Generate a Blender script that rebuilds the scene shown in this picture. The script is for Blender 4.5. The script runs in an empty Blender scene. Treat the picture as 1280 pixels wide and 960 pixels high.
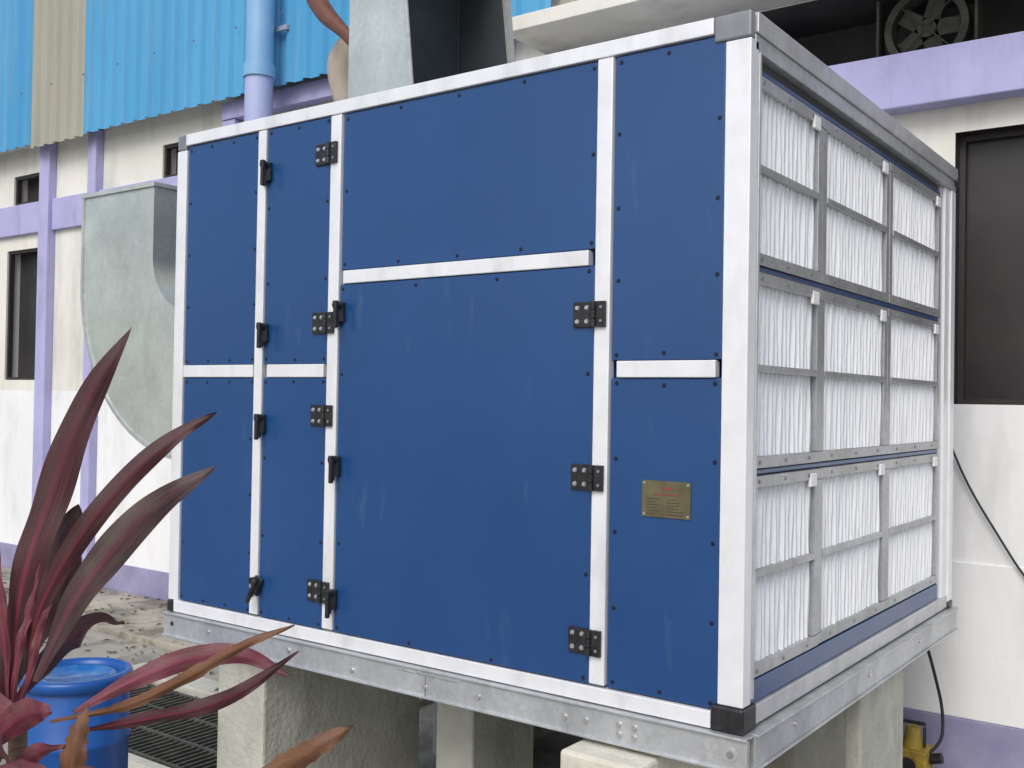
import bpy, math, random
from mathutils import Vector, Matrix
random.seed(7)
sc=bpy.context.scene
D=bpy.data
# ------------------------------------------------------------------ materials
def mat(name, col, rough=0.6, metal=0.0, col2=None, nscale=6.0, bump=0.0, bscale=40.0, stretch=(1,1,1), spec=0.5, lo=0.35, hi=0.7, coat=0.0, rvar=0.0, crough=0.2, dirt=None):
    m=D.materials.new(name); m.use_nodes=True; nt=m.node_tree; N=nt.nodes; L=nt.links
    b=N["Principled BSDF"]; b.inputs["Base Color"].default_value=(*col,1)
    b.inputs["Roughness"].default_value=rough; b.inputs["Metallic"].default_value=metal
    b.inputs["Specular IOR Level"].default_value=spec
    b.inputs["Coat Weight"].default_value=coat; b.inputs["Coat Roughness"].default_value=crough
    tc=N.new("ShaderNodeTexCoord"); mp=N.new("ShaderNodeMapping"); mp.inputs["Scale"].default_value=stretch
    L.new(tc.outputs["Object"],mp.inputs["Vector"])
    if col2 is not None:
        n=N.new("ShaderNodeTexNoise"); n.inputs["Scale"].default_value=nscale; n.inputs["Detail"].default_value=3; n.inputs["Roughness"].default_value=0.6
        L.new(mp.outputs[0],n.inputs["Vector"])
        r=N.new("ShaderNodeValToRGB"); r.color_ramp.elements[0].position=lo; r.color_ramp.elements[1].position=hi
        r.color_ramp.elements[0].color=(*col,1); r.color_ramp.elements[1].color=(*col2,1)
        L.new(n.outputs["Fac"],r.inputs["Fac"]); src=r.outputs["Color"]
        if rvar:
            mr=N.new("ShaderNodeMapRange"); mr.inputs[1].default_value=0.3; mr.inputs[2].default_value=0.7
            mr.inputs[3].default_value=rough-rvar; mr.inputs[4].default_value=rough+rvar
            L.new(n.outputs["Fac"],mr.inputs[0]); L.new(mr.outputs[0],b.inputs["Roughness"])
        if dirt:
            ds,dst,dl,dh,dc,da=dirt
            mp2=N.new("ShaderNodeMapping"); mp2.inputs["Scale"].default_value=dst; L.new(tc.outputs["Object"],mp2.inputs["Vector"])
            n3=N.new("ShaderNodeTexNoise"); n3.inputs["Scale"].default_value=ds; n3.inputs["Detail"].default_value=4; n3.inputs["Roughness"].default_value=0.65
            L.new(mp2.outputs[0],n3.inputs["Vector"])
            m3=N.new("ShaderNodeMapRange"); m3.inputs[1].default_value=dl; m3.inputs[2].default_value=dh; m3.inputs[3].default_value=0; m3.inputs[4].default_value=da
            L.new(n3.outputs["Fac"],m3.inputs[0])
            mx=N.new("ShaderNodeMixRGB"); L.new(m3.outputs[0],mx.inputs[0]); L.new(src,mx.inputs[1]); mx.inputs[2].default_value=(*dc,1); src=mx.outputs[0]
        L.new(src,b.inputs["Base Color"])
    if bump:
        n2=N.new("ShaderNodeTexNoise"); n2.inputs["Scale"].default_value=bscale; n2.inputs["Detail"].default_value=2
        L.new(mp.outputs[0],n2.inputs["Vector"])
        bp=N.new("ShaderNodeBump"); bp.inputs["Strength"].default_value=bump; bp.inputs["Distance"].default_value=0.02
        L.new(n2.outputs["Fac"],bp.inputs["Height"]); L.new(bp.outputs[0],b.inputs["Normal"])
    return m
def galv(name,a,b_,metal=0.55,rough=0.42,vm=0.35,bs=5,bu=0.10,dc=(0.33,0.33,0.31)):
    m=mat(name,a,rough,metal,b_,3.0,bump=bu,bscale=bs,dirt=(4,(1,1,0.4),0.50,0.75,dc,0.6))
    nt=m.node_tree;N=nt.nodes;L=nt.links;b=N["Principled BSDF"]
    v=N.new("ShaderNodeTexVoronoi"); v.inputs["Scale"].default_value=55
    tc=[n for n in N if n.type=='TEX_COORD'][0]; L.new(tc.outputs["Object"],v.inputs["Vector"])
    src=b.inputs["Base Color"].links[0].from_socket
    mx=N.new("ShaderNodeMixRGB"); mx.blend_type='MULTIPLY'; mx.inputs[0].default_value=vm
    bw=N.new("ShaderNodeRGBToBW"); L.new(v.outputs["Color"],bw.inputs[0])
    mr=N.new("ShaderNodeMapRange"); mr.inputs[3].default_value=0.6; mr.inputs[4].default_value=1.1
    L.new(bw.outputs[0],mr.inputs[0])
    L.new(src,mx.inputs[1]); L.new(mr.outputs[0],mx.inputs[2]); L.new(mx.outputs[0],b.inputs["Base Color"])
    return m
M={}
M['blue']=mat("blue_coated_panel",(0.004,0.052,0.185),0.40,0,(0.006,0.064,0.215),1.3,rvar=0.06,lo=0.3,hi=0.75,spec=0.6,coat=0.35,crough=0.22,
              dirt=(11,(1,1,0.25),0.62,0.85,(0.10,0.17,0.27),0.45))
M['alu']=mat("anodised_aluminium",(0.89,0.90,0.92),0.36,0.2,(0.82,0.83,0.85),9,dirt=(6,(1,1,0.3),0.52,0.8,(0.50,0.50,0.48),0.55))
M['alu2']=mat("aluminium_grey",(0.52,0.53,0.54),0.4,0.5,(0.64,0.65,0.66),9,bump=0.03,bscale=30,dirt=(6,(1,1,0.5),0.55,0.8,(0.34,0.34,0.33),0.5))
M['capg']=mat("grey_corner_cap",(0.22,0.23,0.25),0.45,0.3,(0.30,0.31,0.33),12)
M['galv']=galv("galvanised_steel",(0.52,0.54,0.56),(0.68,0.70,0.71))
M['galvf']=galv("galvanised_filter_frame",(0.40,0.41,0.42),(0.54,0.55,0.57),0.6,0.4)
M['galvd']=galv("galvanised_duct",(0.54,0.58,0.54),(0.70,0.74,0.69),0.5,0.32,0.25,2.2,0.3,(0.40,0.43,0.39))
M['ductshade']=mat("painted_duct_shade",(0.035,0.045,0.052),0.6,0,(0.05,0.062,0.07),5)  # shade inside the open roof duct, painted as a dark colour
M['black']=mat("black_plastic",(0.012,0.012,0.014),0.38,0,(0.03,0.03,0.033),30)
M['screw']=mat("screw_head",(0.01,0.012,0.03),0.4,0.2)
M['bolt']=mat("zinc_bolt",(0.65,0.65,0.66),0.3,0.8)
M['white']=mat("filter_media",(0.88,0.90,0.92),0.9,0,(0.82,0.84,0.87),5,dirt=(6,(1,1,1),0.55,0.8,(0.64,0.66,0.68),0.5))
M['clip']=mat("white_clip",(0.88,0.88,0.88),0.5)
M['brass']=mat("brass_plate",(0.24,0.21,0.12),0.38,0.6,(0.15,0.135,0.08),14)
M['ink']=mat("engraved_text",(0.05,0.04,0.03),0.6)
M['red']=mat("red_print",(0.20,0.06,0.04),0.6)
M['wall']=mat("cream_painted_wall",(0.82,0.81,0.75),0.85,0,(0.70,0.69,0.63),1.3,bump=0.12,bscale=25,stretch=(1,1,0.35),dirt=(2.5,(1,1,0.25),0.50,0.8,(0.36,0.36,0.32),0.65))
M['wallw']=mat("white_painted_wall",(0.86,0.87,0.87),0.85,0,(0.73,0.75,0.75),1.1,bump=0.12,bscale=25,stretch=(1,1,0.4),lo=0.45,hi=0.85,dirt=(2.0,(1,1,0.3),0.52,0.8,(0.42,0.43,0.42),0.55))
M['lav']=mat("lavender_paint",(0.46,0.45,0.72),0.8,0,(0.39,0.38,0.63),2,bump=0.1,bscale=25,dirt=(5,(1,1,0.3),0.52,0.8,(0.26,0.25,0.36),0.55))
M['lavd']=mat("lavender_skirting",(0.24,0.23,0.38),0.85,0,(0.34,0.33,0.48),3,bump=0.1)
M['cblue']=mat("blue_corrugated_sheet",(0.065,0.32,0.58),0.5,0,(0.10,0.39,0.66),1.0,stretch=(1,1,0.2),dirt=(3,(3,1,0.2),0.5,0.8,(0.22,0.40,0.54),0.55))
M['ctan']=mat("translucent_sheet",(0.36,0.355,0.29),0.5,0,(0.44,0.43,0.36),1.2,stretch=(1,1,0.2),dirt=(3,(3,1,0.2),0.5,0.8,(0.24,0.23,0.18),0.5))
M['pvc']=mat("blue_pvc_pipe",(0.22,0.43,0.68),0.4,0,(0.27,0.48,0.72),2)
M['pvcl']=mat("lavender_pipe",(0.42,0.48,0.74),0.45,0,(0.38,0.43,0.68),2)
M['glass']=mat("dark_window_glass",(0.022,0.020,0.021),0.4,0,(0.04,0.036,0.036),2)
M['wframe']=mat("window_frame",(0.030,0.026,0.026),0.55)
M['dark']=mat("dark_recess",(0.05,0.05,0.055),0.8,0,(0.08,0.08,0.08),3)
M['conc']=mat("plinth_concrete",(0.55,0.55,0.48),0.9,0,(0.42,0.42,0.36),3.5,bump=0.3,bscale=40,dirt=(5,(1,1,0.5),0.50,0.8,(0.22,0.22,0.17),0.6))
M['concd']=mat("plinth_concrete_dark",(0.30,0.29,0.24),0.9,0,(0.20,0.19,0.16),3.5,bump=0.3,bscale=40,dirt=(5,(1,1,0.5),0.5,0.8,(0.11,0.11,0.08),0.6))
M['slab']=mat("cream_plaster_block",(0.74,0.72,0.62),0.9,0,(0.58,0.56,0.46),5,bump=0.25,bscale=40,dirt=(7,(1,1,1),0.55,0.8,(0.34,0.33,0.27),0.5))
M['drum']=mat("blue_drum_plastic",(0.008,0.075,0.30),0.32,0,(0.012,0.10,0.38),4,bump=0.04,bscale=12,dirt=(9,(1,1,0.5),0.55,0.8,(0.10,0.14,0.22),0.4))
M['lid']=mat("blue_drum_lid",(0.015,0.13,0.40),0.22,0,(0.15,0.32,0.55),4,lo=0.45,hi=0.75)
M['iron']=mat("drain_iron",(0.06,0.065,0.055),0.7,0.3,(0.12,0.12,0.10),12)
M['yellow']=mat("yellow_paint",(0.42,0.30,0.03),0.5,0,(0.26,0.17,0.03),12,dirt=(14,(1,1,1),0.5,0.7,(0.06,0.05,0.03),0.7))
M['cable']=mat("cable_rubber",(0.02,0.02,0.022),0.5)
M['skin']=mat("skin",(0.13,0.05,0.03),0.5,0,(0.18,0.075,0.045),25,bump=0.1,bscale=80)
M['cloth']=mat("beige_trousers",(0.56,0.48,0.41),0.9,0,(0.44,0.37,0.31),12,bump=0.7,bscale=9,stretch=(1,1,0.5))
M['shirt']=mat("shirt_cloth",(0.45,0.46,0.50),0.9,0,(0.36,0.37,0.42),9,bump=0.2,bscale=14)
M['hair']=mat("black_hair",(0.01,0.009,0.008),0.6)
M['trunk']=mat("plant_stem",(0.13,0.09,0.06),0.9,0,(0.22,0.16,0.11),20,bump=0.4,bscale=30,stretch=(1,1,4))
M['moss']=mat("leaf_litter_brown",(0.12,0.085,0.045),0.9,0,(0.05,0.045,0.022),9)
M['ground']=mat("stained_concrete_ground",(0.38,0.36,0.31),0.75,0,(0.24,0.23,0.20),1.2,bump=0.3,bscale=18,dirt=(3.5,(1,1,1),0.45,0.65,(0.11,0.105,0.085),0.75),rvar=0.2)
M['pave']=mat("weathered_paving",(0.44,0.40,0.33),0.75,0,(0.30,0.275,0.23),2.0,bump=0.4,bscale=14,dirt=(2.6,(1,1,1),0.46,0.60,(0.12,0.115,0.09),0.75),rvar=0.2)
def leaf_mat(name,edge,mid,rib,back):
    m=D.materials.new(name); m.use_nodes=True; nt=m.node_tree;N=nt.nodes;L=nt.links;b=N["Principled BSDF"]
    b.inputs["Roughness"].default_value=0.42
    uv=N.new("ShaderNodeUVMap"); uv.uv_map="UVMap"; sp=N.new("ShaderNodeSeparateXYZ"); L.new(uv.outputs[0],sp.inputs[0])
    mp=N.new("ShaderNodeMapping"); mp.inputs["Scale"].default_value=(16,1.2,1); L.new(uv.outputs[0],mp.inputs["Vector"])
    n=N.new("ShaderNodeTexNoise"); n.inputs["Scale"].default_value=2.5; n.inputs["Detail"].default_value=4; L.new(mp.outputs[0],n.inputs["Vector"])
    r1=N.new("ShaderNodeValToRGB"); r1.color_ramp.elements[0].position=0.4; r1.color_ramp.elements[1].position=0.68
    r1.color_ramp.elements[0].color=(*edge,1); r1.color_ramp.elements[1].color=(*mid,1); L.new(n.outputs["Fac"],r1.inputs["Fac"])
    mpb=N.new("ShaderNodeMapping"); mpb.inputs["Scale"].default_value=(1.2,4,1); L.new(uv.outputs[0],mpb.inputs["Vector"])
    nb=N.new("ShaderNodeTexNoise"); nb.inputs["Scale"].default_value=1.5; nb.inputs["Detail"].default_value=3; L.new(mpb.outputs[0],nb.inputs["Vector"])
    mb=N.new("ShaderNodeMapRange"); mb.inputs[1].default_value=0.45; mb.inputs[2].default_value=0.65; mb.inputs[3].default_value=0; mb.inputs[4].default_value=0.75; L.new(nb.outputs["Fac"],mb.inputs[0])
    mxb=N.new("ShaderNodeMixRGB"); L.new(mb.outputs[0],mxb.inputs[0]); L.new(r1.outputs[0],mxb.inputs[1]); mxb.inputs[2].default_value=(*back,1)
    s=N.new("ShaderNodeMath"); s.operation='SUBTRACT'; s.inputs[1].default_value=0.5; L.new(sp.outputs[0],s.inputs[0])
    a=N.new("ShaderNodeMath"); a.operation='ABSOLUTE'; L.new(s.outputs[0],a.inputs[0])
    mr=N.new("ShaderNodeMapRange"); mr.inputs[1].default_value=0.03; mr.inputs[2].default_value=0.10; mr.inputs[3].default_value=1; mr.inputs[4].default_value=0
    L.new(a.outputs[0],mr.inputs[0])
    mr2=N.new("ShaderNodeMapRange"); mr2.inputs[1].default_value=0.0; mr2.inputs[2].default_value=0.6; mr2.inputs[3].default_value=0.9; mr2.inputs[4].default_value=0.15
    L.new(sp.outputs[1],mr2.inputs[0])
    mm=N.new("ShaderNodeMath"); mm.operation='MULTIPLY'; L.new(mr.outputs[0],mm.inputs[0]); L.new(mr2.outputs[0],mm.inputs[1])
    mx=N.new("ShaderNodeMixRGB"); L.new(mm.outputs[0],mx.inputs[0]); L.new(mxb.outputs[0],mx.inputs[1]); mx.inputs[2].default_value=(*rib,1)
    L.new(mx.outputs[0],b.inputs["Base Color"])
    t=N.new("ShaderNodeBsdfTranslucent"); L.new(mx.outputs[0],t.inputs[0])
    ms=N.new("ShaderNodeMixShader"); ms.inputs[0].default_value=0.25; out=N["Material Output"]
    L.new(b.outputs[0],ms.inputs[1]); L.new(t.outputs[0],ms.inputs[2]); L.new(ms.outputs[0],out.inputs[0])
    bp=N.new("ShaderNodeBump"); bp.inputs["Strength"].default_value=0.3; bp.inputs["Distance"].default_value=0.004; L.new(n.outputs["Fac"],bp.inputs["Height"]); L.new(bp.outputs[0],b.inputs["Normal"])
    return m
M['lfa']=leaf_mat("leaf_maroon",(0.050,0.014,0.019),(0.14,0.032,0.042),(0.32,0.035,0.07),(0.08,0.042,0.036))
M['lfb']=leaf_mat("leaf_purple",(0.085,0.045,0.050),(0.18,0.09,0.10),(0.33,0.06,0.10),(0.15,0.125,0.10))
M['lfp']=leaf_mat("leaf_pink",(0.15,0.028,0.048),(0.30,0.075,0.11),(0.42,0.08,0.13),(0.20,0.10,0.09))
M['lfd']=leaf_mat("leaf_dried",(0.22,0.10,0.05),(0.10,0.045,0.03),(0.30,0.15,0.08),(0.26,0.12,0.05))
# ------------------------------------------------------------------ builders
def empty(name,loc=(0,0,0)):
    o=D.objects.new(name,None); o.empty_display_size=0.2; o.location=loc; sc.collection.objects.link(o); return o
class MB:
    def __init__(s): s.v=[];s.f=[];s.m=[];s.mats=[];s.sm=[]
    def mi(s,k):
        if k not in s.mats: s.mats.append(k)
        return s.mats.index(k)
    def add(s,vs,fs,k,smooth=False):
        b=len(s.v); s.v+= [tuple(p) for p in vs]; i=s.mi(k)
        for f in fs: s.f.append([b+a for a in f]); s.m.append(i); s.sm.append(smooth)
    def box(s,x0,x1,y0,y1,z0,z1,k,rot=None,c=None):
        vs=[Vector((x,y,z)) for x in (x0,x1) for y in (y0,y1) for z in (z0,z1)]
        if rot is not None:
            c=Vector(c) if c is not None else Vector(((x0+x1)/2,(y0+y1)/2,(z0+z1)/2)); vs=[c+rot@(p-c) for p in vs]
        s.add(vs,[(0,1,3,2),(4,6,7,5),(0,4,5,1),(2,3,7,6),(0,2,6,4),(1,5,7,3)],k)
    def cyl(s,c,ax,r,h,k,n=12,r2=None):
        r2=r if r2 is None else r2; c=Vector(c); ax=Vector(ax).normalized(); q=ax.to_track_quat('Z','Y')
        vs=[];
        for i in range(n):
            a=2*math.pi*i/n; vs.append(c+q@Vector((r*math.cos(a),r*math.sin(a),0)))
        for i in range(n):
            a=2*math.pi*i/n; vs.append(c+q@Vector((r2*math.cos(a),r2*math.sin(a),h)))
        s.add(vs,[(i,(i+1)%n,n+(i+1)%n,n+i) for i in range(n)],k,True)
        s.add(vs[:n],[tuple(range(n))[::-1]],k); s.add(vs[n:],[tuple(range(n))],k)
    def lathe(s,c,prof,k,n=40):
        c=Vector(c); vs=[]
        for r,z in prof:
            for i in range(n):
                a=2*math.pi*i/n; vs.append(c+Vector((r*math.cos(a),r*math.sin(a),z)))
        fs=[]
        for j in range(len(prof)-1):
            for i in range(n): fs.append((j*n+i,j*n+(i+1)%n,(j+1)*n+(i+1)%n,(j+1)*n+i))
        s.add(vs,fs,k,True)
    def prismY(s,poly,y0,y1,k):
        n=len(poly); vs=[(x,y0,z) for x,z in poly]+[(x,y1,z) for x,z in poly]
        s.add(vs,[tuple(range(n)),tuple(range(n,2*n))[::-1]]+[(i,n+i,n+(i+1)%n,(i+1)%n) for i in range(n)],k)
    def fin(s,name,parent=None,bevel=0,solid=0,seg=2,recalc=True):
        me=D.meshes.new(name); me.from_pydata(s.v,[],s.f)
        for k in s.mats: me.materials.append(M[k])
        for p,i,q in zip(me.polygons,s.m,s.sm): p.material_index=i; p.use_smooth=q
        if recalc:
            import bmesh
            bm=bmesh.new(); bm.from_mesh(me); bmesh.ops.recalc_face_normals(bm,faces=bm.faces); bm.to_mesh(me); bm.free()
        me.update()
        o=D.objects.new(name,me); sc.collection.objects.link(o)
        if parent: o.parent=parent
        if solid:
            md=o.modifiers.new("solid",'SOLIDIFY'); md.thickness=solid
        if bevel:
            md=o.modifiers.new("bev",'BEVEL'); md.width=bevel; md.segments=seg; md.limit_method='ANGLE'; md.angle_limit=0.6
        return o
def tube(name,pts,r,k,parent=None):
    cu=D.curves.new(name,'CURVE'); cu.dimensions='3D'; cu.bevel_depth=r; cu.bevel_resolution=3
    sp=cu.splines.new('NURBS'); sp.points.add(len(pts)-1)
    for p,q in zip(sp.points,pts): p.co=(*q,1)
    sp.use_endpoint_u=True; sp.order_u=3; sp.resolution_u=8
    cu.materials.append(M[k]); o=D.objects.new(name,cu); sc.collection.objects.link(o)
    if parent: o.parent=parent
    return o
# ------------------------------------------------------------------ AIR HANDLING UNIT
W=2.70; H=2.10; DP=2.455
ahu=empty("air_handling_unit")
b=MB()
b.box(-W+0.055,-0.11,0.03,DP-0.035,0.01,H-0.045,'blue'); b.fin("casing_core",ahu)
def panel(name,x0,x1,z0,z1,nx,nz,door=False):
    p=MB(); y=-0.004 if not door else -0.009
    p.box(x0,x1,y,0.025,z0,z1,'blue'); p.fin(name,ahu,bevel=0.003)
    s=MB(); e=0.018
    xs=[x0+e+(x1-x0-2*e)*i/(nx-1) for i in range(nx)]; zs=[z0+e+(z1-z0-2*e)*i/(nz-1) for i in range(nz)]
    pts=[(x,z) for x in xs for z in (z0+e,z1-e)]+[(x,z) for x in (x0+e,x1-e) for z in zs[1:-1]]
    for x,z in pts:
        s.cyl((x+random.uniform(-.003,.003),y,z+random.uniform(-.004,.004)),(0,-1,0),0.0072,0.003,'screw',10,0.005)
    s.fin(name+"_screws",ahu)
zl=(0.055,1.027); zu=(1.083,2.045)
panel("panel_a_upper",-2.63,-2.158,*zu,4,5); panel("panel_a_lower",-2.63,-2.158,*zl,4,5)
panel("panel_b_upper",-2.102,-1.732,*zu,3,4,True); panel("panel_b_lower",-2.102,-1.732,*zl,3,4,True)
panel("panel_c_upper",-1.668,-0.522,1.442,2.045,5,3); panel("panel_c_door",-1.668,-0.522,0.055,1.385,4,5,True)
panel("panel_d_upper",-0.458,-0.084,*zu,3,5); panel("panel_d_lower",-0.458,-0.084,*zl,3,5)
f=MB()
f.box(-W,-2.634,-0.012,0.05,0.05,2.03,'alu')
f.box(-0.080,0,-0.012,0.045,0.075,2.02,'alu')
f.box(-2.64,-0.12,-0.014,0.05,2.050,2.10,'alu')
f.box(-2.66,-0.10,-0.014,0.05,0.0,0.050,'alu')
f.box(-2.154,-2.106,-0.016,0.02,0.06,2.045,'alu')
f.box(-1.728,-1.672,-0.016,0.02,0.06,2.045,'alu')
f.box(-0.518,-0.462,-0.016,0.02,0.06,2.045,'alu')
f.box(-2.630,-2.168,-0.011,0.02,1.029,1.081,'alu')
f.box(-2.078,-1.748,-0.014,0.02,1.029,1.081,'alu')
f.box(-1.650,-0.545,-0.014,0.02,1.388,1.438,'alu')
f.box(-0.436,-0.100,-0.012,0.02,1.029,1.081,'alu')
f.fin("front_frame",ahu,bevel=0.003)
g=MB(); g.box(-0.012,0.004,0.0455,0.060,0.09,1.99,'alu2'); g.fin("post_lip",ahu,bevel=0.002)
c=MB()
c.box(-0.10,0.003,-0.018,0.085,-0.002,0.073,'black')
c.box(-W-0.003,-2.662,-0.018,0.06,-0.002,0.049,'black')
c.box(-0.095,0.003,DP-0.08,DP+0.003,-0.002,0.03,'black')
c.fin("corner_caps_black",ahu,bevel=0.008)
c=MB()
c.box(-0.118,-0.001,-0.012,0.02,2.024,2.102,'capg')
c.box(-W-0.002,-2.642,-0.011,0.05,2.032,2.101,'capg')
c.fin("corner_caps_grey",ahu,bevel=0.006)
s=MB()
s.box(-0.07,0.008,0.022,DP+0.004,2.042,2.103,'alu2')
s.box(-0.07,0.000,0.0225,DP,1.992,2.040,'galv')
s.box(-0.10,-0.030,0.046,DP-0.22,1.960,1.990,'dark')
s.box(-0.10,-0.018,0.046,DP-0.22,1.942,1.958,'blue')
s.box(-0.07,0.0,DP-0.075,DP,0.03,1.99,'alu')
s.box(-0.07,-0.008,DP-0.165,DP-0.080,0.03,1.990,'alu')
s.box(-0.07,-0.020,DP-0.21,DP-0.168,0.03,1.990,'alu2')
s.box(-0.10,-0.004,0.087,DP-0.082,0.004,0.062,'alu2')
s.box(-0.10,-0.014,0.05,DP-0.22,0.064,0.132,'blue')
s.box(-0.10,-0.062,0.047,DP-0.22,0.135,1.940,'blue')
s.box(-0.06,-0.020,0.048,DP-0.225,0.741,0.757,'blue')
s.box(-0.06,-0.020,0.048,DP-0.225,1.351,1.367,'blue')
s.fin("side_frame",ahu,bevel=0.003)
s=MB(); s.cyl((-0.035,DP-0.012,2.035),(1,0,0),0.02,0.05,'black'); s.fin("far_corner_cap",ahu)
s=MB()
s.box(-W+0.01,-0.072,0.052,DP,2.06,2.095,'galv')
s.box(-W,-W+0.05,0.052,DP,0.0,2.058,'blue')
s.box(-W+0.052,-0.112,DP-0.028,DP+0.002,0.0,2.058,'blue')
s.fin("roof_and_rear_panels",ahu,bevel=0.003)
# filters
cols=[(0.052,0.600),(0.688,1.385),(1.470,2.205)]
rows=[(0.138,0.738),(0.760,1.348),(1.370,1.938)]
fr=MB(); md=MB(); cl=MB(); sr=MB()
for ci,(a,bb) in enumerate(cols):
    for ri,(z0,z1) in enumerate(rows):
        t=0.036; fx=-0.014+random.uniform(-.003,.003)
        ya=a-0.042 if ci else a-0.004; yb=bb+0.042 if ci<2 else bb+0.03
        fr.box(-0.06,fx,ya,yb,z1-t,z1,'galvf'); fr.box(-0.06,fx,ya,yb,z0,z0+t,'galvf')
        fr.box(-0.06,fx-0.002,ya,a+(0.0 if ci else 0.012),z0+t+.001,z1-t-.001,'galvf')
        fr.box(-0.06,fx-0.002,bb,yb,z0+t+.001,z1-t-.001,'galvf')
        zm=(z0+z1)/2+0.006
        fr.box(-0.045,fx+0.001,a+.001,bb-.001,zm-0.011,zm+0.011,'galvf')
        for k in range(3):
            yy=a+(bb-a)*(0.12+0.38*k)
            for zz in (z1-t/2,z0+t/2): sr.cyl((fx,yy,zz),(1,0,0),0.006,0.003,'capg',8)
        cl.box(fx-0.005,fx+0.006,bb-0.060,bb-0.002,z1-0.058,z1-0.014,'clip')
        pitch=0.036; n=int((bb-a)/pitch); vs=[];fs=[]
        nz=9; wav=random.uniform(0,6); ys=[]; xs_=[]
        for i in range(n):
            y0=a+(bb-a)*i/n; w_=(bb-a)/n; jt=random.uniform(-.003,.003)
            d1=random.uniform(0,.005)
            ys+= [y0,y0+w_*0.25+jt,y0+w_*0.75+jt]; xs_+=[-0.048,-0.024-d1,-0.027-d1]
        ys.append(bb); xs_.append(-0.048)
        for i in range(len(ys)):
            for j in range(nz):
                z=z0+t*0.5+(z1-z0-t)*j/(nz-1)
                vs.append((xs_[i]+0.0018*math.sin(j*1.3+wav+i*0.9),ys[i]+0.0026*math.sin(j*0.9+wav+i*0.35),z))
        for i in range(len(ys)-1):
            for j in range(nz-1): fs.append((i*nz+j,(i+1)*nz+j,(i+1)*nz+j+1,i*nz+j+1))
        md.add(vs,fs,'white',False)
fr.fin("filter_frames",ahu,bevel=0.002); md.fin("filter_media",ahu,recalc=False); cl.fin("filter_clips",ahu,bevel=0.003); sr.fin("filter_rivets",ahu)
# base channel
bs=MB()
bs.box(-W-0.01,0.02,-0.025,-0.005,-0.105,-0.004,'galv')
bs.box(-W-0.01,0.02,-0.034,0.03,-0.0125,-0.0045,'galv')
bs.box(-W-0.01,0.02,-0.034,0.03,-0.1085,-0.1,'galv')
bs.box(0.0,0.021,0.0305,DP+0.01,-0.103,-0.004,'galv')
bs.box(-0.03,0.032,0.0305,DP+0.01,-0.0125,-0.0045,'galv')
bs.box(-0.03,0.032,0.0305,DP+0.01,-0.1085,-0.1035,'galv')
bs.box(-W-0.01,-W+0.01,0.0305,DP,-0.103,-0.004,'galv')
bs.box(-W,0,DP-0.02,DP+0.008,-0.102,-0.006,'galv')
bs.box(-1.19,-1.186,-0.0275,-0.02,-0.1,-0.01,'capg')
bs.box(-1.33,-1.03,-0.0285,-0.024,-0.028,-0.0127,'galv')
bs.fin("base_channel",ahu,bevel=0.002)
bs=MB()
for x in (-1.22,-1.155,-1.29,-1.09): bs.cyl((x,-0.025,-0.022),(0,-1,0),0.006,0.005,'bolt',10)
for x,z in [(-0.40,-0.045),(-0.40,-0.075),(-0.345,-0.045),(-0.345,-0.075),(-0.52,-0.055),(-0.60,-0.06),(-1.19,-0.07),(-1.9,-0.05),(-2.4,-0.05),(-0.95,-0.06),(-1.55,-0.07)]:
    bs.cyl((x,-0.025,z),(0,-1,0),0.009,0.006,'bolt',8)
bs.cyl((-0.03,-0.025,-0.058),(0,-1,0),0.020,0.003,'alu2',20); bs.cyl((-0.03,-0.0285,-0.058),(0,-1,0),0.011,0.002,'capg',20)
for y in (0.35,1.1,1.8): bs.cyl((0.021,y,-0.05),(1,0,0),0.009,0.006,'bolt',8)
bs.cyl((-W+0.05,-0.025,-0.05),(0,-1,0),0.010,0.002,'black',16)
bs.fin("base_bolts",ahu)
def hinge(x,z,i):
    h=MB(); y=-0.010
    h.box(x-0.098,x-0.030,y-0.008,y,z-0.041,z+0.041,'black')
    h.box(x-0.006,x+0.026,-0.028,-0.0165,z-0.041,z+0.041,'black')
    for dz in (-0.028,0.0,0.028): h.cyl((x-0.018,y-0.016,z+dz-0.0125),(0,0,1),0.011,0.025,'black',12)
    h.box(x-0.031,x-0.005,y-0.010,y-0.003,z-0.030,z-0.012,'black'); h.box(x-0.031,x-0.005,y-0.010,y-0.003,z+0.012,z+0.030,'black')
    for dx in (-0.083,-0.047):
        for dz in (-0.022,0.022): h.cyl((x+dx,y-0.008,z+dz),(0,-1,0),0.0085,0.004,'bolt',10,0.006)
    for dz in (-0.022,0.022): h.cyl((x+0.012,-0.028,z+dz),(0,-1,0),0.005,0.003,'capg',10)
    h.fin("hinge_%d"%i,ahu,bevel=0.002)
i=0
for z in (1.90,1.24,0.88,0.20): i+=1; hinge(-1.713,z,i)
for z in (1.23,0.71,0.19): i+=1; hinge(-0.498,z,i)
def handle(x,z,i,ang=0):
    h=MB(); R=Matrix.Rotation(ang,3,'Y'); c=(x,0,z)
    h.box(x-0.026,x-0.004,-0.028,-0.0165,z-0.048,z+0.048,'black',R,c)
    h.box(x-0.006,x+0.018,-0.026,-0.0095,z-0.03,z+0.048,'black',R,c)
    h.cyl((x+0.004,-0.024,z+0.034),(0,-1,0),0.015,0.030,'black',16,0.014)
    h.box(x+0.000,x+0.022,-0.064,-0.048,z+0.020,z+0.050,'black',R,c)
    h.box(x+0.006,x+0.022,-0.066,-0.050,z-0.055,z+0.030,'black',R,c)
    h.fin("door_handle_%d"%i,ahu,bevel=0.005,seg=3)
for i,(x,z,a) in enumerate([(-2.088,1.86,0),(-2.090,1.20,0),(-2.094,0.83,0),(-2.105,0.17,0.45),(-1.655,1.27,0),(-1.663,0.68,0),(-1.668,0.17,0)]): handle(x,z,i+1,a)
n=MB()
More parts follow.
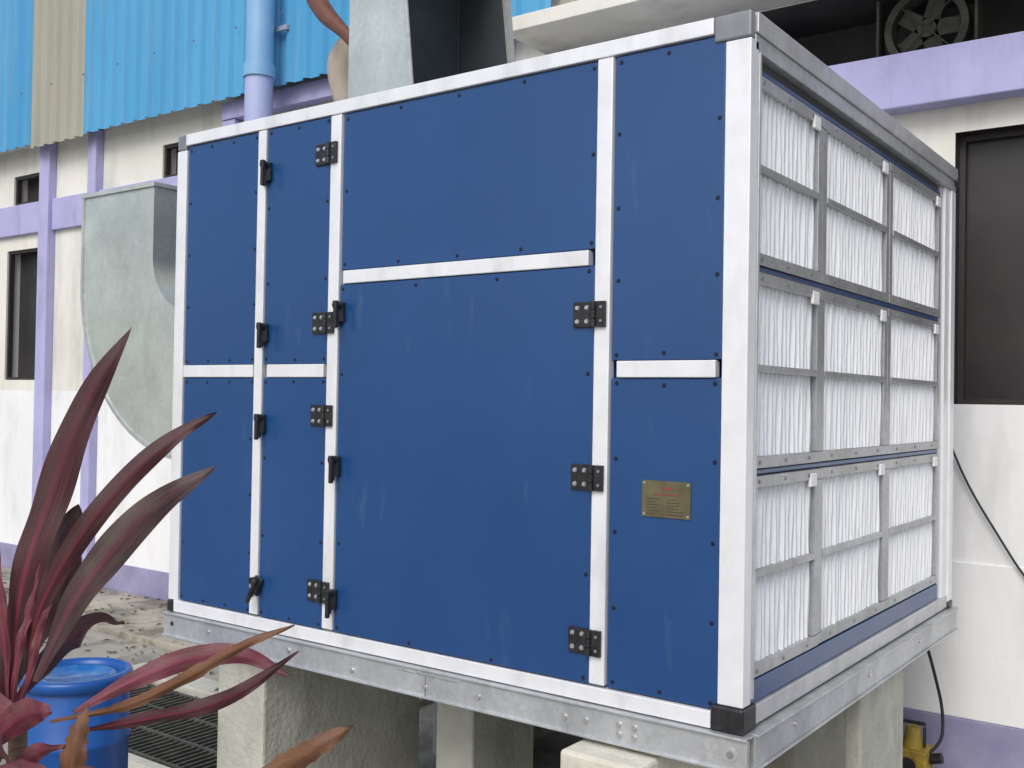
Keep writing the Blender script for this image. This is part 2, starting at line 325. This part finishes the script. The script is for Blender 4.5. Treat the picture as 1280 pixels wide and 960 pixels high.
n.box(-0.340,-0.176,-0.008,-0.0041,0.603,0.714,'brass')
for x in (-0.332,-0.184):
    for z in (0.611,0.706): n.cyl((x,-0.008,z),(0,-1,0),0.004,0.002,'bolt',8)
n.box(-0.272,-0.238,-0.0088,-0.0082,0.686,0.696,'red'); n.box(-0.300,-0.215,-0.0088,-0.0082,0.670,0.675,'red')
for j in range(6):
    z=0.657-j*0.009; n.box(-0.325,-0.325+random.uniform(0.03,0.06),-0.0088,-0.0082,z,z+0.0022,'ink'); n.box(-0.255,-0.255+random.uniform(0.03,0.06),-0.0088,-0.0082,z,z+0.0022,'ink')
n.fin("nameplate",ahu)
# ------------------------------------------------------------------ plinths
G=-0.98
def plinth(name,x0,x1,y0,y1,z1,k='conc'):
    p=MB(); p.box(x0,x1,y0,y1,G-0.02,z1,k); p.fin(name,None,bevel=0.012)
plinth("concrete_plinth",-2.44,-2.14,0.06,1.05,-0.109)
plinth("concrete_plinth.001",-1.62,-1.42,0.55,1.0,-0.109)
plinth("concrete_plinth.002",-0.55,-0.27,-0.13,0.5,-0.125,'slab')
plinth("concrete_plinth.003",-0.42,-0.08,0.62,1.16,-0.109,'concd')
plinth("concrete_plinth.004",-0.34,-0.03,1.18,1.76,-0.109,'conc')
plinth("concrete_plinth.005",-2.44,-2.14,1.5,2.4,-0.109)
plinth("concrete_plinth.006",-1.5,-1.2,1.6,2.4,-0.109,'concd')
# ------------------------------------------------------------------ left duct elbow
de=empty("duct_elbow")
outer=[(-3.95,2.02),(-3.95,1.78)]; inner=[(-3.32,2.02),(-3.32,1.84)]
for k in range(25):
    t=math.radians(180+90*k/24)
    outer.append((-3.0+0.95*math.cos(t),1.55+0.92*math.sin(t))); inner.append((-3.04+0.28*math.cos(t),1.65+0.28*math.sin(t)))
outer.append((-2.702,0.63)); inner.append((-2.702,1.37))
def duct(name,outer,inner,y0,y1,par,k1,k2):
    n=len(outer)
    for nm,k,e in ((name,k1,0.0),(name+"_inside",k2,0.006)):
        d=MB(); vs=[];fs=[]
        def sh(a,bx,e):
            ax,az=a;bx_,bz=bx; l=math.hypot(ax-bx_,az-bz); return (ax+(bx_-ax)/l*e,az+(bz-az)/l*e)
        O=[sh(outer[i],inner[i],e) for i in range(n)]; I=[sh(inner[i],outer[i],e) for i in range(n)]
        Y0=y0+e;Y1=y1-e
        for i in range(n):
            vs+=[(O[i][0],Y0,O[i][1]),(O[i][0],Y1,O[i][1]),(I[i][0],Y1,I[i][1]),(I[i][0],Y0,I[i][1])]
        for i in range(n-1):
            for q in range(4): fs.append((i*4+q,i*4+(q+1)%4,(i+1)*4+(q+1)%4,(i+1)*4+q))
        d.add(vs,fs,k); d.fin(nm,par,recalc=False)
duct("elbow_shell",outer,inner,0.30,1.05,de,'galvd','galvd')
r=MB()
for (y0,y1) in ((0.288,0.2985),(1.0515,1.062)): r.box(-3.962,-3.308,y0,y1,2.000,2.024,'galvd')
r.box(-3.962,-3.952,0.299,1.051,2.001,2.023,'galvd'); r.box(-3.318,-3.308,0.299,1.051,2.001,2.023,'galvd')
r.box(-2.735,-2.703,0.272,0.2985,0.60,1.40,'galvd')
r.fin("elbow_flanges",de,bevel=0.002)
def seam(path,sgn,nm):
    r=MB()
    for i in range(len(path)-1):
        a=path[i]; c2=path[i+1]
        dx,dz=c2[0]-a[0],c2[1]-a[1]; l=math.hypot(dx,dz); nx,nz=-dz/l*sgn,dx/l*sgn
        vs=[]
        for (px,pz) in (a,c2):
            for o2 in (-0.004,0.014):
                for y in (0.2925,0.2995): vs.append((px+nx*o2,y,pz+nz*o2))
        r.add(vs,[(0,1,3,2),(4,6,7,5),(0,4,5,1),(2,3,7,6),(0,2,6,4),(1,5,7,3)],'galv')
    r.fin(nm,de)
seam(outer,1,"elbow_seam_outer")
# ------------------------------------------------------------------ roof duct
rd=empty("roof_duct")
P=[(-1.93,2.105),(-1.62,2.105),(-1.575,2.22),(-1.665,3.0),(-1.95,3.0)]
d=MB()
d.prismY(P,0.28,0.288,'galvd'); d.prismY(P,1.0,1.008,'galvd')
d.box(-1.95,-1.935,0.2885,0.9995,2.105,3.0,'galvd'); d.box(-1.93,-1.66,0.2885,0.9995,2.985,3.0,'galvd')
d.fin("duct_shell",rd,bevel=0.002)
d=MB()
Pi=[(-1.925,2.11),(-1.63,2.11),(-1.60,2.22),(-1.69,2.98),(-1.925,2.98)]
d.prismY(Pi,0.2885,0.294,'ductshade'); d.prismY(Pi,0.994,0.9995,'ductshade'); d.box(-1.934,-1.928,0.2945,0.9935,2.115,2.98,'ductshade'); d.box(-1.92,-1.63,0.2945,0.9935,2.106,2.114,'ductshade'); d.box(-1.92,-1.68,0.2945,0.9935,2.965,2.975,'ductshade')
d.fin("duct_shade_sheets",rd)  # inner sheets added to darken the duct; the shade is in their colour
d=MB()
for y0,y1 in ((0.272,0.279),(0.990,1.018)):
    d.prismY([(-1.588,2.215),(-1.567,2.22),(-1.657,3.0),(-1.678,3.0)],y0,y1,'galv')
d.fin("duct_flange",rd)
# ------------------------------------------------------------------ man on the roof
def skin(name,verts,edges,k,parent,root=0,sub=2):
    me=D.meshes.new(name); me.from_pydata([v[:3] for v in verts],edges,[]); o=D.objects.new(name,me); sc.collection.objects.link(o)
    md=o.modifiers.new("skin",'SKIN'); md.use_smooth_shade=True
    for i,v in enumerate(verts):
        sv=me.skin_vertices[0].data[i]; sv.radius=(v[3],v[4] if len(v)>4 else v[3]); sv.use_root=(i==root)
    ms=o.modifiers.new("sub",'SUBSURF'); ms.levels=sub; ms.render_levels=sub
    me.materials.append(M[k]); o.parent=parent; return o
man=empty("man")
skin("trousers",[(-2.16,0.88,2.86,.13),(-2.16,0.88,2.98,.13),(-2.25,0.86,2.80,.115),(-2.42,0.70,2.58,.098),(-2.41,0.78,2.36,.082),(-2.39,0.84,2.17,.072),(-2.08,0.86,2.80,.115),(-2.10,0.62,2.56,.090),(-2.09,0.74,2.35,.075),(-2.09,0.82,2.17,.065)],
     [(0,1),(0,2),(2,3),(3,4),(4,5),(0,6),(6,7),(7,8),(8,9)],'cloth',man)
skin("shoe_1",[(-2.40,0.87,2.14,.035),(-2.41,0.78,2.13,.035),(-2.43,0.68,2.125,.028)],[(0,1),(1,2)],'black',man)
skin("shoe_2",[(-2.09,0.87,2.14,.035),(-2.09,0.77,2.13,.035),(-2.09,0.67,2.125,.028)],[(0,1),(1,2)],'black',man)
skin("shirt",[(-2.16,0.86,2.95,.135),(-2.16,0.78,3.15,.15),(-2.16,0.70,3.33,.14),(-2.16,0.68,3.42,.06),(-2.34,0.70,3.34,.065),(-2.42,0.66,3.16,.055),(-1.98,0.66,3.34,.065),(-1.86,0.58,3.20,.055)],
     [(0,1),(1,2),(2,3),(2,4),(4,5),(2,6),(6,7)],'shirt',man)
skin("arm_right",[(-2.41,0.665,3.19,.048),(-2.44,0.60,3.00,.048),(-2.40,0.50,2.83,.052),(-2.27,0.46,2.70,.047),(-2.13,0.43,2.59,.031),(-2.07,0.42,2.54,.032,.022),(-2.02,0.41,2.50,.036,.020)],[(0,1),(1,2),(2,3),(3,4),(4,5),(5,6)],'skin',man)
for j in range(4):
    oy=-0.03+0.02*j; L=(0.9,1.0,0.95,0.8)[j]
    skin("finger_r%d"%j,[(-2.03,0.41+oy*0.8,2.505,.010),(-1.985,0.41+oy,2.495-0.01*L,.0095),(-1.965,0.41+oy,2.46,.009),(-1.963,0.41+oy,2.44-0.02*L,.008)],[(0,1),(1,2),(2,3)],'skin',man,sub=1)
skin("thumb_r",[(-2.05,0.39,2.53,.012),(-2.005,0.365,2.54,.011),(-1.968,0.355,2.53,.010)],[(0,1),(1,2)],'skin',man,sub=1)
skin("arm_left",[(-1.87,0.585,3.22,.045),(-1.80,0.52,3.13,.042),(-1.76,0.42,3.07,.036),(-1.75,0.33,3.035,.027),(-1.75,0.28,3.03,.033,.02)],[(0,1),(1,2),(2,3),(3,4)],'skin',man)
for j in range(4):
    skin("finger_l%d"%j,[(-1.78+0.02*j,0.28,3.03,.010),(-1.78+0.02*j,0.245,3.02,.0095),(-1.78+0.02*j,0.235,2.99,.009)],[(0,1),(1,2)],'skin',man,sub=1)
skin("head",[(-2.16,0.69,3.40,.055),(-2.16,0.67,3.48,.055),(-2.16,0.64,3.56,.085),(-2.16,0.64,3.64,.095),(-2.16,0.66,3.70,.07),(-2.16,0.545,3.585,.015),(-2.255,0.65,3.60,.015),(-2.065,0.65,3.60,.015)],[(0,1),(1,2),(2,3),(3,4),(2,5),(2,6),(2,7)],'skin',man)
skin("hair",[(-2.16,0.67,3.66,.10),(-2.16,0.70,3.70,.085),(-2.16,0.72,3.62,.085)],[(0,1),(0,2)],'hair',man)
e=MB()
for x in (-2.19,-2.13): e.cyl((x,0.556,3.61),(0,-1,0),0.010,0.006,'clip',10); e.cyl((x,0.550,3.61),(0,-1,0),0.005,0.003,'black',10)
e.box(-2.185,-2.135,0.553,0.565,3.535,3.545,'red'); e.fin("eyes_and_mouth",man)
# ------------------------------------------------------------------ factory building
fb=empty("factory_building")
YW=3.0
holes=[(-9.77,-9.12,2.965,3.28,'w'),(-9.88,-9.12,1.08,2.48,'w'),(-11.9,-10.4,1.08,2.48,'w'),(-7.12,-6.2,2.965,3.28,'w'),(-7.9,-6.4,1.08,2.48,'w'),(-5.6,-3.6,2.965,3.2,'w'),
       (-0.13,1.35,0.97,2.42,'d'),(-1.75,1.9,2.862,3.30,'r'),(-3.0,-1.9,3.05,3.30,'w'),(2.1,3.4,0.97,2.42,'d')]
def wall_holes(x0,x1,z0,z1,y,holes,parent):
    xs=sorted({x0,x1}|{h[0] for h in holes}|{h[1] for h in holes}); zs=sorted({z0,z1,0.14}|{h[2] for h in holes}|{h[3] for h in holes})
    w=MB()
    for i in range(len(xs)-1):
        for j in range(len(zs)-1):
            cx=(xs[i]+xs[i+1])/2; cz=(zs[j]+zs[j+1])/2
            if any(h[0]<cx<h[1] and h[2]<cz<h[3] for h in holes): continue
            k='wallw' if cz<0.97 else 'wall'
            w.add([(xs[i],y,zs[j]),(xs[i+1],y,zs[j]),(xs[i+1],y,zs[j+1]),(xs[i],y,zs[j+1])],[(0,1,2,3)],k)
    for h in holes:
        a,c,e_,g_=h[:4]; dpt=0.16 if h[4]!='r' else 0.55
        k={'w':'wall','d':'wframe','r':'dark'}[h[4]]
        q=[(a,e_),(c,e_),(c,g_),(a,g_)]
        for i in range(4):
            p=q[i]; r_=q[(i+1)%4]
            w.add([(p[0],y,p[1]),(r_[0],y,r_[1]),(r_[0],y+dpt,r_[1]),(p[0],y+dpt,p[1])],[(0,3,2,1)],k)
    w.fin("walls",parent,recalc=False)
wall_holes(-14,5,G-0.02,7.0,YW,holes,fb)
w=MB()
for h in holes:
    a,c,e_,g_=h[:4]
    if h[4] in 'wd':
        w.box(a,c,YW+0.15,YW+0.158,e_,g_,'glass')
        y0,y1=YW+0.02,YW+0.07; t=0.03
        if h[4]=='d': y0,y1=YW+0.10,YW+0.14
        w.box(a,c,y0,y1,e_,e_+t,'wframe'); w.box(a,c,y0,y1,g_-t,g_,'wframe'); w.box(a,a+t,y0,y1,e_+t,g_-t,'wframe'); w.box(c-t,c,y0,y1,e_+t,g_-t,'wframe')
        nb=max(1,int((c-a)/0.5))
        for i in range(1,nb): x=a+(c-a)*i/nb; w.box(x-0.015,x+0.015,y0+.004,y1-.004,e_+t,g_-t,'wframe')
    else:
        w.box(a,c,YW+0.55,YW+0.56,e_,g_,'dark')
w.fin("windows",fb)
w=MB()
def lv(x0,x1,z0,z1,pr,k='lav'): w.box(x0,x1,YW-pr,YW-0.001,z0,z1,k)
lv(-14,-9.112,2.63,2.955,0.05); lv(-8.923,-8.222,2.63,2.955,0.05); lv(-8.078,-4.0,2.63,2.955,0.05)
lv(-9.11,-8.925,-0.68,3.55,0.09); lv(-8.22,-8.08,-0.68,3.55,0.09); lv(-12.3,-12.1,-0.68,3.55,0.09); lv(-6.15,-5.98,2.957,3.34,0.09)
lv(-6.15,-3.05,3.345,3.50,0.10)
lv(-1.8,2.0,2.562,2.858,0.14)
lv(-1.99,-1.85,-0.68,2.56,0.05)
w.fin("lavender_bands",fb,bevel=0.008)
w=MB()
w.box(-14,5,YW-0.02,YW-0.001,G-0.01,-0.68,'lavd')
w.box(-3.2,5,YW-0.012,YW-0.001,-0.679,0.14,'wallw')
w.box(-2.75,2.1,YW-0.55,YW-0.001,3.305,3.40,'wall')
w.box(-14,-3.2,YW-0.16,YW-0.001,3.56,3.66,'wall')
w.fin("skirting_and_ledges",fb,bevel=0.006)
def corr(name,x0,x1,y,z0,z1,k):
    vs=[];fs=[];p=0.19;x=x0;pr=[]
    while x<x1:
        for dx,dy in ((0,0),(0.075,0),(0.10,-0.035),(0.14,-0.035),(0.165,0)): 
            if x+dx<x1: pr.append((x+dx,y+dy))
        x+=p
    pr.append((x1,y))
    for (a,c_) in pr: vs+=[(a,c_,z0),(a,c_,z1)]
    for i in range(len(pr)-1): fs.append((2*i,2*i+2,2*i+3,2*i+1))
    m=MB(); m.add(vs,fs,k); m.fin(name,fb,recalc=False,solid=0.003)
yc=2.80
corr("cladding_blue_1",-14,-9.08,yc,3.50,7.0,'cblue'); corr("cladding_tan_1",-9.08,-8.12,yc-0.003,3.46,7.0,'ctan')
corr("cladding_blue_2",-8.12,-3.02,yc,3.48,7.0,'cblue'); corr("cladding_blue_3",-3.02,-2.62,yc-.004,3.50,7.0,'cblue')
corr("cladding_tan_2",-2.62,5,yc+0.1,3.44,7.0,'ctan')
m=MB()
for x in [x for x in [-13.9+0.57*i for i in range(20)] if x<-3.1]: m.cyl((x+0.12,yc-0.036,4.05),(0,-1,0),0.010,0.010,'capg',8)
m.fin("cladding_fixings",fb)
dp=empty("drain_pipe")
m=MB(); m.cyl((-5.32,2.62,3.55),(0,0,1),0.112,3.4,'pvc',28); m.cyl((-5.32,2.62,3.50),(0,0,1),0.128,0.10,'pvc',28); m.cyl((-5.32,2.62,-0.98),(0,0,1),0.112,4.49,'pvcl',28)
m.box(-5.50,-5.14,2.735,2.76,3.9,3.94,'galv'); m.fin("pipe",dp)
ef=empty("exhaust_fan")
m=MB(); cx,cz,yy=-0.32,3.065,3.12
for k in range(28):
    a0=2*math.pi*k/28;a1=2*math.pi*(k+1)/28
    vs=[]
    for a in (a0,a1):
        for rr,y in ((0.225,yy),(0.185,yy),(0.185,yy+0.12),(0.225,yy+0.12)): vs.append((cx+rr*math.cos(a),y,cz+rr*math.sin(a)))
    m.add(vs,[(0,1,5,4),(1,2,6,5),(0,4,7,3),(3,2,6,7)],'iron')
m.box(cx-0.26,cx+0.26,yy+0.06,yy+0.10,cz-0.198,cz-0.185,'iron'); m.box(cx-0.27,cx-0.255,yy,yy+0.12,cz-0.198,cz+0.2,'iron'); m.box(cx+0.255,cx+0.27,yy,yy+0.12,cz-0.198,cz+0.2,'iron')
m.cyl((cx,yy+0.08,cz),(0,-1,0),0.05,0.06,'iron',16)
for k in range(5): m.box(cx+0.03,cx+0.17,yy+0.045,yy+0.05,cz-0.045,cz+0.045,'iron',Matrix.Rotation(2*math.pi*k/5,3,'Y'),(cx,yy+0.05,cz))
for k in range(4): m.box(cx+0.02,cx+0.19,yy+0.005,yy+0.012,cz-0.004,cz+0.004,'iron',Matrix.Rotation(math.pi/4+math.pi/2*k,3,'Y'),(cx,yy+0.01,cz))
m.fin("fan",ef)
# ------------------------------------------------------------------ ground
m=MB(); m.add([(-60,-60,G),(60,-60,G),(60,60,G),(-60,60,G)],[(0,1,2,3)],'ground'); m.fin("ground",None,recalc=False)
m=MB(); m.box(-14,-3.05,2.0,2.975,G-0.02,G+0.05,'pave'); m.box(-5.1,-2.9,1.34,1.55,G-0.02,G+0.06,'conc')
m.fin("pavement",None,bevel=0.01)
dg=MB(); 
for i in range(34):
    x=-4.65+i*0.05; dg.box(x,x+0.014,0.45,1.28,G+0.012,G+0.035,'iron')
for y in (0.455,0.72,1.0,1.262): dg.box(-4.68,-2.96,y,y+0.02,G+0.006,G+0.038,'iron')
dg.box(-4.7,-2.94,0.42,1.31,G+0.002,G+0.005,'dark'); dg.box(-4.75,-2.9,0.36,0.42,G,G+0.045,'conc'); dg.box(-4.75,-4.70,0.42,1.31,G,G+0.045,'conc')
dg.fin("drain_grate")
m=MB()
for i in range(450):
    x=random.uniform(-9,-3.2); y=random.uniform(1.2,2.95); z=(G+0.054 if y>2 else G+0.064 if (1.34<y<1.55 and x>-5.1) else G+0.006); s_=random.uniform(.008,.04)
    a=random.uniform(0,6.28); dx,dy=math.cos(a)*s_,math.sin(a)*s_
    m.add([(x-dx,y-dy,z),(x+dy*.4,y-dx*.4,z+.012),(x+dx,y+dy,z+.004),(x-dy*.4,y+dx*.4,z+.01)],[(0,1,2,3)],'moss')
m.fin("leaf_litter",recalc=False)
# ------------------------------------------------------------------ drum
dr=empty("plastic_drum",(-2.70,-0.44,G))
m=MB()
R0=0.205
prof=[(0.0,0.0),(R0-.02,0.0),(R0,0.02),(R0,0.24),(R0+.008,0.25),(R0+.008,0.27),(R0,0.28),(R0,0.52),(R0+.008,0.53),(R0+.008,0.55),(R0,0.56),(R0,0.73),(R0-.006,0.745),(R0-.006,0.76)]
m.lathe((0,0,0),prof,'drum',48)
m.lathe((0,0,0),[(R0-.006,0.755),(R0+.010,0.757),(R0+.012,0.79),(R0+.006,0.803),(R0-.012,0.803),(R0-.020,0.782)],'drum',48)
m.lathe((0,0,0),[(R0-.020,0.782),(R0-.05,0.780),(R0-.055,0.788),(R0-.075,0.788),(R0-.08,0.780),(0,0.780)],'lid',48)
m.fin("drum",dr,recalc=False)
# ------------------------------------------------------------------ cables
wc=empty("power_cable")
tube("cable_wall",[(-0.30,2.96,1.2),(-0.12,2.965,0.72),(-0.03,2.965,0.52),(0.09,2.965,0.32),(0.25,2.965,0.06),(0.6,2.965,-0.3),(1.2,2.965,-0.5)],0.006,'cable',wc)
tube("cable_hanging",[(-0.16,2.44,-0.05),(-0.12,2.52,-0.25),(-0.14,2.7,-0.38),(-0.10,2.75,-0.6),(-0.10,2.70,-0.78),(-0.22,2.66,-0.84)],0.008,'cable',wc)
wp=empty("water_pump")
m=MB()
m.box(-0.33,-0.12,2.58,2.78,G+0.0,G+0.04,'iron'); m.box(-0.32,-0.15,2.60,2.77,G+0.042,G+0.20,'yellow')
m.cyl((-0.23,2.615,G+0.13),(0,-1,0),0.062,0.04,'yellow',20); m.cyl((-0.23,2.575,G+0.13),(0,-1,0),0.042,0.012,'black',20)
m.cyl((-0.235,2.69,G+0.20),(0,0,1),0.05,0.10,'yellow',16,0.035)
m.box(-0.30,-0.285,2.68,2.70,G+0.202,G+0.31,'black'); m.box(-0.185,-0.17,2.68,2.70,G+0.202,G+0.31,'black'); m.box(-0.30,-0.17,2.678,2.702,G+0.312,G+0.33,'black')
m.cyl((-0.15,2.69,G+0.15),(1,0,0.3),0.026,0.06,'black',14)
m.fin("pump_body",wp,bevel=0.008)
# ------------------------------------------------------------------ cordyline plant
base=Vector((-0.549,-1.859,0.385)); Rt=Vector((0.808,0.589,0)); Fw=Vector((-0.589,0.808,0))
cp=empty("cordyline_plant")
def cat(P,n):
    out=[]; Q=[P[0]*2-P[1]]+P+[P[-1]*2-P[-2]]
    m_=len(P)-1
    for i in range(n+1):
        t=i/n*m_; k=min(int(t),m_-1); u=t-k; a,b_,c_,d_=Q[k:k+4]
        out.append(0.5*((2*b_)+(c_-a)*u+(2*a-5*b_+4*c_-d_)*u*u+(3*b_-a-3*c_+d_)*u**3))
    return out
def leaf(name,pts,width,k,fold=0.35,rag=0.0,peak=0.5,wmin=0.16):
    P=[]
    for p in pts:
        w_=p[2] if len(p)>2 else 0
        P.append(base+Rt*((p[0]-20)*0.0014)+Vector((0,0,(900-p[1])*0.0014))+Fw*w_)
    n=36; C=cat(P,n); vs=[];uvs=[];fs=[]
    na=6; ph=random.uniform(0,6); tw=random.uniform(-.25,.25)
    for i,c_ in enumerate(C):
        t=i/n; T=(C[min(i+1,n)]-C[max(i-1,0)]).normalized()
        side=T.cross(Fw).normalized(); side=Matrix.Rotation(tw*t+0.12*math.sin(t*7+ph),3,T)@side; up=side.cross(T).normalized()
        if t<peak: wd=wmin+(1-wmin)*math.sin(t/peak*math.pi/2)
        else: wd=max(0.0,math.cos((t-peak)/(1-peak)*math.pi/2))**0.8
        wd*=width/2*(1+rag*random.uniform(-1,1))
        wd+=0.0006
        for j in range(na+1):
            s_=j/na*2-1
            off=side*(s_*wd)+up*(abs(s_)*fold*wd+0.004*math.sin(t*23+ph+(2 if s_>0 else 0))*s_*s_)
            vs.append(c_+off); uvs.append((j/na,t))
    for i in range(n):
        for j in range(na): fs.append((i*(na+1)+j,i*(na+1)+j+1,(i+1)*(na+1)+j+1,(i+1)*(na+1)+j))
    me=D.meshes.new(name); me.from_pydata(vs,[],fs); me.materials.append(M[k]); uv=me.uv_layers.new(name="UVMap")
    for p in me.polygons:
        p.use_smooth=True
        for li in p.loop_indices: uv.data[li].uv=uvs[me.loops[li].vertex_index]
    o=D.objects.new(name,me); sc.collection.objects.link(o); o.parent=cp; return o
LV=[
 ([(8,880,0),(20,740,.0),(45,630,.02),(85,510,.03),(138,408,.05)],.066,'lfa',.3),
 ([(35,850,-.02),(55,765,-.04),(100,680,-.05),(160,598,-.04),(215,545,-.02),(260,516,0)],.038,'lfa',.3),
 ([(35,860,.02),(70,765,.05),(118,695,.06),(175,635,.07),(242,588,.09)],.062,'lfb',.2),
 ([(-25,900,.05),(5,790,.08),(38,715,.08),(72,638,.06)],.100,'lfb',.2),
 ([(60,905,.0),(160,878,-.03),(240,838,-.05),(310,796,-.06),(370,772,-.05)],.020,'lfd',.5),
 ([(90,915,-.02),(190,888,-.06),(270,866,-.08),(325,838,-.09),(380,798,-.08)],.026,'lfa',.4),
 ([(80,900,.03),(150,862,.05),(220,835,.06),(290,830,.06),(348,856,.06)],.040,'lfp',.25),
 ([(200,1020,-.1),(280,975,-.12),(345,945,-.12),(405,905,-.12),(450,880,-.1)],.046,'lfd',.3),
 ([(118,1010,-.1),(122,950,-.12),(128,905,-.12),(135,862,-.1)],.042,'lfd',.3),
 ([(0,930,-.06),(40,890,-.1),(75,868,-.12),(105,862,-.14)],.05,'lfp',.3),
 ([(-10,990,-.1),(40,950,-.14),(80,930,-.16),(110,925,-.16)],.05,'lfp',.3),
 ([(30,1010,-.1),(70,970,-.12),(120,945,-.12),(180,935,-.12)],.04,'lfa',.3),
 ([(-60,930,0),(-20,885,-.05),(20,875,-.08),(60,890,-.1)],.06,'lfp',.3),
 ([(5,1010,-.05),(15,940,-.1),(40,900,-.15),(80,905,-.2)],.05,'lfa',.3),
 ([(60,1020,-.05),(55,970,-.1),(75,920,-.12),(115,905,-.12)],.035,'lfp',.3),
 ([(-30,1000,-.05),(-5,960,-.1),(30,950,-.12),(60,980,-.12)],.06,'lfd',.3),
 ([(8,890,0),(6,790,-.02),(-4,720,-.02),(-18,640,0)],.018,'lfp',.3),
 ([(22,890,-.03),(32,810,-.04),(44,760,-.04),(56,700,-.04)],.015,'lfp',.3),
 ([(28,890,-.03),(48,830,-.04),(58,780,-.04),(80,730,-.04)],.013,'lfp',.3),
 ([(0,890,.0),(-40,760,0),(-100,640,0),(-180,560,0)],.07,'lfa',.3),
 ([(0,900,.0),(-80,820,0),(-170,780,0),(-260,800,0)],.07,'lfb',.3),
 ([(0,900,.0),(-40,860,-.15),(-60,840,-.3),(-80,880,-.42)],.06,'lfa',.3),
 ([(10,890,.0),(20,840,.15),(30,830,.3),(40,850,.42)],.05,'lfa',.3),
 ([(0,1000,.0),(-60,960,0.05),(-140,960,.1),(-200,1030,.1)],.06,'lfp',.3),
]
for i,(p,wd,k,fo) in enumerate(LV): leaf("leaf_%02d"%(i+1),p,wd,k,fo,rag=0.0 if k!='lfd' else 0.18)
m=MB()
pts=[Vector((base.x-0.03,base.y,G)),Vector((base.x-0.02,base.y,-0.5)),Vector((base.x+0.01,base.y,0.0)),Vector((base.x,base.y,0.40))]
for i in range(3): m.cyl(pts[i],pts[i+1]-pts[i],0.024-0.003*i,(pts[i+1]-pts[i]).length,'trunk',12,0.021-0.003*i)
m.fin("stem",cp)
# ------------------------------------------------------------------ camera, light, world
yaw,pit,rol,fpx=0.62985,0.01555,0.01668,1288.73
f_=Vector((-math.sin(yaw)*math.cos(pit),math.cos(yaw)*math.cos(pit),math.sin(pit)))
R_=Vector((math.cos(yaw),math.sin(yaw),0)); U_=R_.cross(f_)
R2=R_*math.cos(rol)+U_*math.sin(rol); U2=-R_*math.sin(rol)+U_*math.cos(rol)
cam=D.cameras.new("Camera"); co=D.objects.new("Camera",cam); sc.collection.objects.link(co)
mw=Matrix((R2,U2,-f_)).transposed().to_4x4(); mw.translation=Vector((1.20568,-2.81855,0.95266)); co.matrix_world=mw
cam.sensor_width=36; cam.lens=fpx/1280*36; cam.clip_end=500; cam.clip_start=0.05
sc.camera=co
el,az=math.radians(44),math.radians(166)
sd=Vector((math.sin(az)*math.cos(el),math.cos(az)*math.cos(el),math.sin(el)))
su=D.lights.new("Sun",'SUN'); su.energy=1.5; su.angle=math.radians(35); su.color=(1,0.985,0.96)
so=D.objects.new("Sun",su); sc.collection.objects.link(so); so.rotation_euler=sd.to_track_quat('Z','Y').to_euler()
w=D.worlds.new("World"); sc.world=w; w.use_nodes=True; nt=w.node_tree
sky=nt.nodes.new("ShaderNodeTexSky"); sky.sky_type='NISHITA'; sky.sun_disc=False; sky.sun_elevation=el; sky.sun_rotation=az
sky.dust_density=2.8; sky.ozone_density=1.3
nt.links.new(sky.outputs[0],nt.nodes["Background"].inputs[0]); nt.nodes["Background"].inputs[1].default_value=0.15
sc.view_settings.view_transform='Standard'; sc.view_settings.look='None'; sc.view_settings.exposure=0
